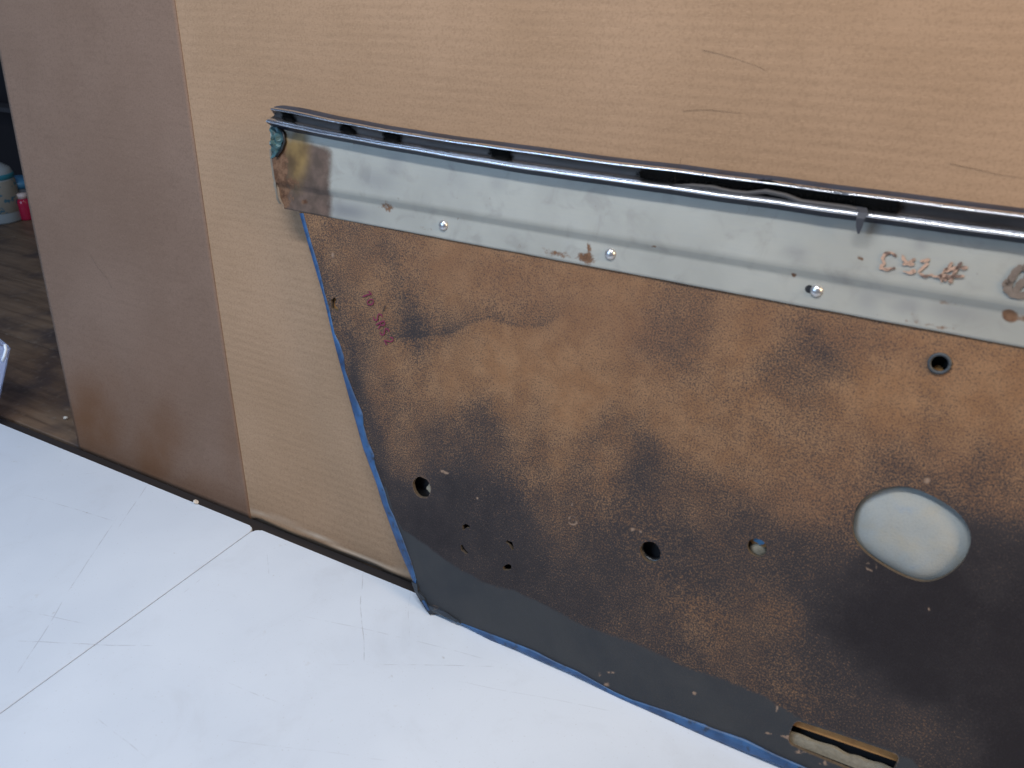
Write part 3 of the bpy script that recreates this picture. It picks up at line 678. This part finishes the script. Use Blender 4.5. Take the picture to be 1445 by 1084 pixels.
for i in range(NX):
    for k in range(q - 1): a = i * q + k; ff.append((a, a + 1, a + q + 1, a + q))
strip = mesh_obj('steel_strip', vv, ff, GALV, panel, True)
X = np.array([v_[0] for v_ in vv]); Y = np.array([v_[1] for v_ in vv]); ra = np.zeros((len(X), 4), np.float32)
for b in [(400, 248, 14, 70, 0, 1.0), (412, 258, 26, 12, 0, .75), (405, 285, 20, 14, 10, .55), (432, 285, 6, 6, 0, .9), (828, 363, 20, 12, 10, .75), (832, 350, 5, 16, 0, .65), (785, 357, 26, 9, 10, .58), (740, 350, 18, 8, 10, .48), (600, 322, 20, 5, 10, .42), (1121, 388, 6, 4, 0, .9), (1216, 364, 5, 5, 0, .9), (1424, 446, 13, 11, 0, 1.0), (1320, 460, 70, 6, 10, .45), (1340, 428, 25, 5, 10, .5), (925, 348, 5, 3, 0, .7), (548, 292, 18, 9, 10, .62), (510, 205, 20, 5, 10, .5), (1290, 445, 20, 10, 10, .35), (1445, 450, 16, 5, 0, .6)]:
    ra[:, 0] = np.maximum(ra[:, 0], gauss(PF, X, Y, b[:5]) * b[5])
pk_l, pk_r = PF.st(436, 230)[0], PF.st(473, 230)[0]
sx = lambda a, e, w: 1 / (1 + np.exp(-(a - e) / w))
ra[:, 1] = .85 * (1 - sx(X, pk_r, .0035)) * (1 - sx(Y, PF.st(450, 205)[1], .002) * .9)
ra[:, 1] = np.maximum(ra[:, 1], .7 * (1 - sx(X, PF.st(452, 290)[0], .003)) * (1 - sx(Y, PF.st(430, 268)[1], .002)))
for b in [(424, 215, 20, 55, 6, 1.0), (410, 205, 16, 50, 0, .75)]: ra[:, 2] = np.maximum(ra[:, 2], gauss(PF, X, Y, b[:5]) * b[5])
for b in [(490, 298, 34, 12, 10, .85), (535, 255, 30, 14, 10, .45), (560, 235, 14, 26, 30, .35), (1130, 360, 14, 16, 0, .35), (1300, 345, 10, 9, 0, .4), (1245, 415, 50, 10, 8, .35), (1225, 420, 18, 20, 0, .4), (1280, 430, 24, 14, 0, .5), (1350, 440, 50, 14, 8, .45), (1122, 355, 16, 10, 0, .3), (1190, 395, 20, 12, 0, .3), (705, 260, 10, 10, 0, .3), (640, 255, 30, 15, 10, .25)]:
    ra[:, 3] = np.maximum(ra[:, 3], gauss(PF, X, Y, b[:5]) * b[5])  # grey smudges, plus a dark reflection painted on the lower flange
vattr(strip, 'rust', ra)
# the strip's flange folded back at its left end
vv, ff = [], []
for i in range(13):
    t_ = lines['bot'] + .004 + (lines['top'] - lines['bot'] - .03) * i / 12; s = left_edge(t_)
    vv += [(s, t_, .0045), (s - .0035 - .001 * math.sin(i), t_, .0005), (s - .0095 - .0020 * noise.noise((i * .9, 0, 0)), t_, -.0015)]
    if i: a = (i - 1) * 3; ff += [(a, a + 3, a + 4, a + 1), (a + 1, a + 4, a + 5, a + 2)]
m = M('weathered_flange', rough=.8); m.col(m.mix(m.noise(120, 4), (.33, .28, .21), (.15, .11, .075))); mesh_obj('end_flange', vv, ff, m.mat, panel, True)

# rivets
def rivet(px, py, r, key=False):
    s, t_ = PF.st(px, py, .0015); bm = bmesh.new()
    lathe(bm, [(r * 1.0, 0), (r, .0006), (r * .93, .0016), (r * .72, .0027), (r * .4, .0034), (r * .02, .0036)], 24, (s, t_, .0014))
    o = bm_obj('rivet', bm, RIVET, panel, True)
    if key:
        bm = bmesh.new(); prism(bm, circle((s - r * 1.15, t_ + .0004), r * .62, 16), .0013, .0021); bm_obj('rivet_hole', bm, BLACK, panel)
rivet(626, 318, .0049); rivet(861.5, 358.5, .0049); rivet(1152.5, 410.5, .0047, True)

# ------------------------------------------------------------------ chrome trim with channel
def tl(px, py): return PF.st(px, py, .012)
topl = [tl(*q) for q in ((386, 147), (410, 150), (470, 163), (540, 176), (600, 186), (742, 205), (860, 221), (960, 232), (1160, 258), (1280, 273), (1445, 294))]
beadl = [tl(*q) for q in ((379, 171), (410, 178), (470, 190), (540, 203), (600, 213.5), (742, 237), (860, 253), (960, 267), (1160, 295.5), (1280, 311), (1445, 333))]
def ex(l): 
    a, b = l[-4], l[-1]; k = (b[1] - a[1]) / (b[0] - a[0]); return l + [(S_END - .002, b[1] + k * (S_END - .002 - b[0]))]
topl, beadl = ex(topl), ex(beadl)
s_l = min(topl[0][0], beadl[0][0])
# profile: (fraction 0 at the top edge .. 1 at the bead's middle, height out of the panel)
vinyl_top = [(.02, -.004), (-.01, -.001), (.03, .0034), (.08, .0074), (.14, .0104), (.185, .0120)]
chrome_top = [(.18, .0114), (.19, .0124), (.23, .0136), (.28, .0146), (.32, .0151), (.34, .0146), (.35, .0135), (.352, .0085)]
channel = [(.35, .0086), (.37, .0074), (.45, .0070), (.62, .0070), (.74, .0072), (.81, .0085)]
chrome_bot = [(.805, .0084), (.815, .0112), (.86, .0128), (.92, .0142), (.98, .0152), (1.03, .0155), (1.07, .0148)]
under = [(1.07, .0148), (1.10, .0138), (1.15, .0115), (1.21, .0088), (1.27, .0066), (1.29, .0052), (1.28, .0040)]
def sweep(name, prof, mat, K=260):
    vv, ff = [], []
    for i in range(K + 1):
        f = i / K; s = s_l + (S_END - .002 - s_l) * f
        T = np.interp(s, [p_[0] for p_ in topl], [p_[1] for p_ in topl]); B = np.interp(s, [p_[0] for p_ in beadl], [p_[1] for p_ in beadl])
        w = .0003 * noise.noise((s * 25, 0, 9)) + .0004 * noise.noise((s * 7, 0, 3))
        for g, z in prof: vv.append((s + .007 * math.exp(-f * 30) * (1 - g), T + (B - T) * g + w, z + .0002 * noise.noise((s * 60, g * 3, 3))))
    q = len(prof)
    for i in range(K):
        for k in range(q - 1): a = i * q + k; ff.append((a, a + 1, a + q + 1, a + q))
    return mesh_obj(name, vv, ff, mat, panel, True)
sweep('vinyl_top_edge', vinyl_top, vinyl('navy_vinyl', (.016, .032, .062), (.012, .018, .034), (.01, .012, .018))); sweep('chrome_lip', chrome_top, CHROME); sweep('channel', channel, CHANNEL); sweep('chrome_bead', chrome_bot, CHROME); sweep('trim_underside', under, M('underside_shade', (.012, .014, .028), .35).mat)  # underside's dark reflection and shade are put into its colour
# end cap closing the section at the left end
pr = vinyl_top + chrome_top + channel[1:] + chrome_bot[1:] + under[1:]; T = topl[0][1]; B = beadl[0][1]
bm = bmesh.new(); vs_ = [bm.verts.new((s_l + .007 * (1 - g), T + (B - T) * g, z)) for g, z in pr]; bm.faces.new(vs_)
bmesh.ops.triangulate(bm, faces=bm.faces); bm_obj('trim_end', bm, CHROME, panel)

# ------------------------------------------------------------------ felt in the channel
def fuzz(bm, s, t_, z, n, spread, L):
    for _ in range(n):
        a = random.uniform(0, 2 * math.pi); rr = spread
        p0 = Vector((s + random.gauss(0, rr), t_ + random.gauss(0, rr * .6), z)); d_ = Vector((math.cos(a), math.sin(a) * .8, random.uniform(.1, .9))).normalized() * L * random.uniform(.4, 1.1)
        w = Vector((-math.sin(a), math.cos(a), 0)) * .00025
        bm.faces.new([bm.verts.new(p0 - w), bm.verts.new(p0 + w), bm.verts.new(p0 + d_)])
def felt_patch(px, py, rx, ry):
    s, t_ = PF.st(px, py, .008); bm = bmesh.new(); n = 22; top = []; bot = []
    for i in range(n):
        a = 2 * math.pi * i / n; r = 1 + .28 * noise.noise((math.cos(a) * 2 + px, math.sin(a) * 2, 0)); x, y = s + rx * r * math.cos(a), t_ + ry * r * math.sin(a) - rx * .2 * math.cos(a)
        bot.append(bm.verts.new((x, y, .0068))); top.append(bm.verts.new((s + (x - s) * .8, t_ + (y - t_) * .8, .0092)))
    c0 = bm.verts.new((s, t_, .0098))
    for i in range(n): j = (i + 1) % n; bm.faces.new((bot[i], bot[j], top[j], top[i])); bm.faces.new((top[i], top[j], c0))
    for i in range(n): 
        fuzz(bm, bot[i].co.x, bot[i].co.y, .0080, 14, .0010, .0042)
    fuzz(bm, s, t_, .009, 60, rx * .5, .003)
    bm_obj('felt_patch', bm, FELT, panel)
for q_ in ((408, 168, .0075, .0042), (491, 184.5, .0080, .0040), (553, 195.5, .0095, .0050), (707, 219.5, .0100, .0052)): felt_patch(*q_)
up = [(906, 243), (912, 238.5), (959.6, 242.5), (1026, 254), (1057, 255.5), (1082, 253), (1109, 259.5), (1160, 266), (1198, 272), (1236, 279.5), (1262, 283), (1269, 287)]
dn = [(906, 252), (943, 260), (957.6, 258), (1005, 261), (1030, 267), (1053, 269), (1080, 266), (1109, 272), (1130, 281), (1160, 285), (1202.5, 289), (1225, 301), (1255, 302), (1269, 299)]
U = [PF.st(x, y, .010) for x, y in up]; D = [PF.st(x, y, .010) for x, y in dn]
bm = bmesh.new(); K = 150; prev = None; sa, sb = U[0][0], U[-1][0]
for i in range(K + 1):
    s = sa + (sb - sa) * i / K; a = np.interp(s, [p_[0] for p_ in U], [p_[1] for p_ in U]); b = np.interp(s, [p_[0] for p_ in D], [p_[1] for p_ in D])
    a += .0007 * noise.noise((s * 300, 0, 0)); b += .0007 * noise.noise((s * 300, 5, 0))
    row = [bm.verts.new((s, b, .0070)), bm.verts.new((s, b + (a - b) * .1, .0100)), bm.verts.new((s, (a + b) / 2, .0128)), bm.verts.new((s, b + (a - b) * .9, .0150 if a > interp(topl, s) - .0135 else .0115)), bm.verts.new((s, a, .0090))]
    if prev:
        for k in range(4): bm.faces.new((prev[k], row[k], row[k + 1], prev[k + 1]))
    else: bm.faces.new(row[::-1])
    for _ in range(2): fuzz(bm, s, a - .0008, .0135, 3, .0007, .0022); fuzz(bm, s, b + .0004, .0098, 2, .0005, .0018)
    fuzz(bm, s, (a + b) / 2, .0125, 10, .0022, .0022)
    if i < 4: fuzz(bm, s, (a + b) / 2, .0105, 40, .002, .0040)
    prev = row
bm.faces.new(prev); bm_obj('felt_strip', bm, FELT, panel)
# grey rubber lip under the felt, ending in a tail that hangs over the bead
lip = [PF.st(x, y, .013) for x, y in ((950, 261), (975, 261.5), (1005, 264), (1030, 270), (1053, 272.5), (1080, 269.5), (1109, 275.5), (1130, 284), (1160, 288), (1195, 292.5), (1212, 296))]
vv, ff = [], []
K = 90
for i in range(K + 1):
    s = lip[0][0] + (lip[-1][0] - lip[0][0]) * i / K; b = np.interp(s, [p_[0] for p_ in lip], [p_[1] for p_ in lip]); w = .0018 * min(1, i / 12 + .2)
    vv += [(s, b + w * .9, .0105), (s, b + w * .5, .0136), (s, b - w * .2, .0142), (s, b - w, .0132), (s, b - w * 1.1, .0095)]
    if i:
        for k in range(4): a = (i - 1) * 5 + k; ff.append((a, a + 1, a + 6, a + 5))
mesh_obj('rubber_lip', vv, ff, RUBBER, panel, True)
tail = [PF.st(x, y, .016) for x, y in ((1212, 292), (1216, 300), (1213, 308), (1211, 318), (1210, 330))]
vv, ff = [], []
for i, (a, b) in enumerate(tail):
    w = (.0045, .0044, .0036, .0030, .0008)[i]; z = (.0120, .0172, .0180, .0165, .0145)[i]
    vv += [(a - w * .5, b, z), (a + w, b, z), (a + w, b, z - .0014), (a - w * .5, b, z - .0014)]
    if i:
        for k in range(4): q0 = (i - 1) * 4 + k; q1 = (i - 1) * 4 + (k + 1) % 4; ff.append((q0, q1, q1 + 4, q0 + 4))
ff += [(0, 3, 2, 1), (16, 17, 18, 19)]
mesh_obj('rubber_tail', vv, ff, M('dark_grey_rubber', (.05, .052, .06), .5).mat, panel)
# crumpled teal vinyl scrap at the trim's end
sc_o = PF.pts([(381, 178), (392, 181), (398, 188), (399, 198), (396, 210), (390, 219), (381, 224), (384, 212), (381, 200)], .007)
bm = bmesh.new(); cx = sum(p_[0] for p_ in sc_o) / 9; cy = sum(p_[1] for p_ in sc_o) / 9; rg = []
for f in (1, .75, .45, .2):
    rg.append([bm.verts.new((cx + (x - cx) * f, cy + (y - cy) * f, .0065 + .006 * (1 - f) + .004 * noise.noise((x * 120, y * 160, f * 3)))) for x, y in resample(sc_o, .003)])
for a, b in zip(rg, rg[1:]):
    for i in range(len(a)): j = (i + 1) % len(a); bm.faces.new((a[i], a[j], b[j], b[i]))
bm.faces.new(rg[-1]); bm.faces.new([bm.verts.new((v_.co.x, v_.co.y, .004)) for v_ in rg[0]][::-1])
bm_obj('vinyl_scrap', bm, TEAL, panel)
bm = bmesh.new(); tube(bm, [(*PF.st(x, y, .006), .0068) for x, y in ((394, 180), (401, 188), (403, 200), (399, 211), (391, 221))], .0016, 6); bm_obj('glue_bead', bm, M('black_glue', (.008, .007, .006), .5).mat, panel, True)

# ------------------------------------------------------------------ handwriting
def strokes(name, lst, w, z, mat, conv, jag=0.0):
    vv, ff = [], []
    for st in lst:
        p2 = resample(PF.pts(conv(st), z), .0012, False); b = len(vv)
        for i, p_ in enumerate(p2):
            a = Vector(p2[max(0, i - 1)]); c2 = Vector(p2[min(len(p2) - 1, i + 1)]); t_ = (c2 - a).normalized(); nn = Vector((-t_.y, t_.x)); k = w * .5 * (1 + jag * noise.noise((p_[0] * 400, p_[1] * 400, 2))) * (.5 if i in (0, len(p2) - 1) else 1)
            q = Vector(p_); vv += [(*(q + nn * k), z), (*(q - nn * k), z)]
            if i: ff.append((b + 2 * i - 2, b + 2 * i - 1, b + 2 * i + 1, b + 2 * i))
    return mesh_obj(name, vv, ff, mat, panel)
el = lambda cx, cy, rx, ry: [(cx + rx * math.cos(a), cy + ry * math.sin(a)) for a in np.linspace(.3, 2 * math.pi + .2, 14)]
def glyph(cx, cy, lines_, w=40, h=58):
    u_, n_ = (.47, .88), (.88, -.47)
    return [[(cx + w * x * u_[0] + h * y * n_[0], cy + w * x * u_[1] + h * y * n_[1]) for x, y in l_] for l_ in lines_]
G_T = [[(-.45, .38), (.1, .5), (.4, .46)], [(.12, .5), (.0, 0), (-.1, -.5)]]; G_O = [[(.45 * math.cos(a), .45 * math.sin(a)) for a in np.linspace(1.2, 7.6, 16)]]
G_S = [[(.42, .42), (0, .5), (-.36, .32), (-.2, .08), (.22, -.1), (.36, -.32), (0, -.5), (-.4, -.38)]]; G_R = [[(-.35, -.5), (-.35, .5), (.15, .46), (.3, .25), (.1, .02), (-.35, .0)], [(-.05, 0), (.42, -.5)]]
G_2 = [[(-.4, .25), (-.1, .5), (.3, .4), (.28, .1), (-.42, -.46)], [(-.42, -.46), (.5, -.42)]]
tag(strokes('marker_writing', glyph(530, 617, G_T) + glyph(554, 661, G_O, 36, 46) + glyph(600, 757, G_S) + glyph(620, 805, G_R) + glyph(643, 850, G_S) + glyph(672, 906, G_2), .0013, .0011, INK, q6, .3), 'magenta handwritten letters on the hardboard')
strokes('pencil_tick', [[(630, 727), (640, 706), (651, 686)]], .0008, .0011, BLACK, q6)
q5 = lambda l: [(1125 + x * .2215, 220 + y * .2215) for x, y in l]
tag(strokes('crayon_writing', [[(632, 640), (600, 617), (562, 622), (542, 652), (556, 688), (528, 706)], [(522, 712), (570, 724), (625, 714)], [(668, 630), (678, 660), (700, 685), (752, 655)], [(668, 690), (745, 690)], [(676, 735), (715, 747), (755, 728)],
     [(782, 672), (845, 660)], [(800, 670), (830, 686), (790, 722), (768, 742), (812, 768), (866, 756)], [(988, 678), (962, 712), (934, 738), (908, 772)], [(1048, 676), (1020, 712), (990, 762), (972, 812)], [(930, 735), (1000, 716), (1086, 712)], [(862, 768), (950, 770), (1064, 766)], [(915, 775), (920, 805)], [(940, 772), (945, 800)]], .0019, .0064, CRAYON, q5, 1.2), 'peeling tan crayon letters on the steel strip')
strokes('painted_mark', [[(1312, 800), (1345, 818), (1338, 850), (1370, 886), (1425, 892), (1480, 880), (1500, 840), (1470, 800)], [(1436, 702), (1392, 735), (1362, 785), (1342, 830)], [(1385, 868), (1415, 825), (1445, 788)], [(1436, 702), (1480, 715), (1490, 760), (1450, 790)]], .0046, .0064, BROWNMARK, q5, .5)

# ------------------------------------------------------------------ stray hairs and crumbs
def hair(frame, px, off, label, r=.0001):
    base_ = [frame.st(x, y, off) for x, y in px]
    bm = bmesh.new(); path = []
    for i in range(len(base_) * 6 - 5):
        u = i / 6; k = min(int(u), len(base_) - 2); f = u - k
        p0, p1, p2, p3 = [base_[min(max(k + j, 0), len(base_) - 1)] for j in (-1, 0, 1, 2)]
        cr = [.5 * (2 * p1[j] + (p2[j] - p0[j]) * f + (2 * p0[j] - 5 * p1[j] + 4 * p2[j] - p3[j]) * f * f + (3 * p1[j] - p0[j] - 3 * p2[j] + p3[j]) * f ** 3) for j in (0, 1)]
        path.append((cr[0], cr[1], off + (.004 * noise.noise((cr[0] * 1.7 + 2.2, cr[1] * 1.7, 2.2)) if frame is CB else 0)))
    tube(bm, path, r, 5, lambda f: 1 - .5 * f)
    o = bm_obj('hair', bm, HAIR, None, True, frame.m); tag(o, label, 'hair', 'stray dark hairs'); return o
hair(CB, [(993, 71), (1022, 78), (1052, 87), (1072, 95), (1085, 102)], .0007, 'thin curved dark hair slanting down the ribbed cardboard high above the felt strip')
hair(CB, [(965, 157), (995, 155), (1020, 157), (1048, 160)], .0007, 'thin straight level hair on the ribbed cardboard above the felt strip')
hair(CB, [(1340, 231), (1375, 238), (1410, 246), (1450, 252)], .0007, 'thin dark hair on the ribbed cardboard just above the chrome trim')
hair(CB, [(129, 360), (140, 378), (152, 392), (160, 408)], .0026, 'short curved dark hair on the darker smooth cardboard')
hair(PF, [(961, 223), (958, 238), (953, 246), (953, 262)], .0165, 'fine hair lying across the felt strip\'s thicker end')
hair(PF, [(1052, 275), (1054, 286), (1057, 296), (1052, 303)], .0168, 'fine curled hair hanging over the chrome bead')
def crumb(px, py, z, r, label, mat):
    p_ = on_z(px, py, z); bm = bmesh.new(); bmesh.ops.create_icosphere(bm, subdivisions=2, radius=r)
    for v_ in bm.verts: v_.co *= 1 + .5 * noise.noise(v_.co * 300 + Vector((px, 0, 0))); v_.co.z *= .7
    mz = min(v_.co.z for v_ in bm.verts)
    for v_ in bm.verts: v_.co.z -= mz
    tag(bm_obj('crumb', bm, mat, None, False, Matrix.Translation(p_)), label, 'crumb')
CR = M('pale_crumb', (.6, .55, .48), .8).mat
crumb(277, 711, 0, .0035, 'pale crumb on the back edge of the white table', CR)
crumb(93, 592, ZB, .0034, 'white crumb on the worn wooden workbench', CR)
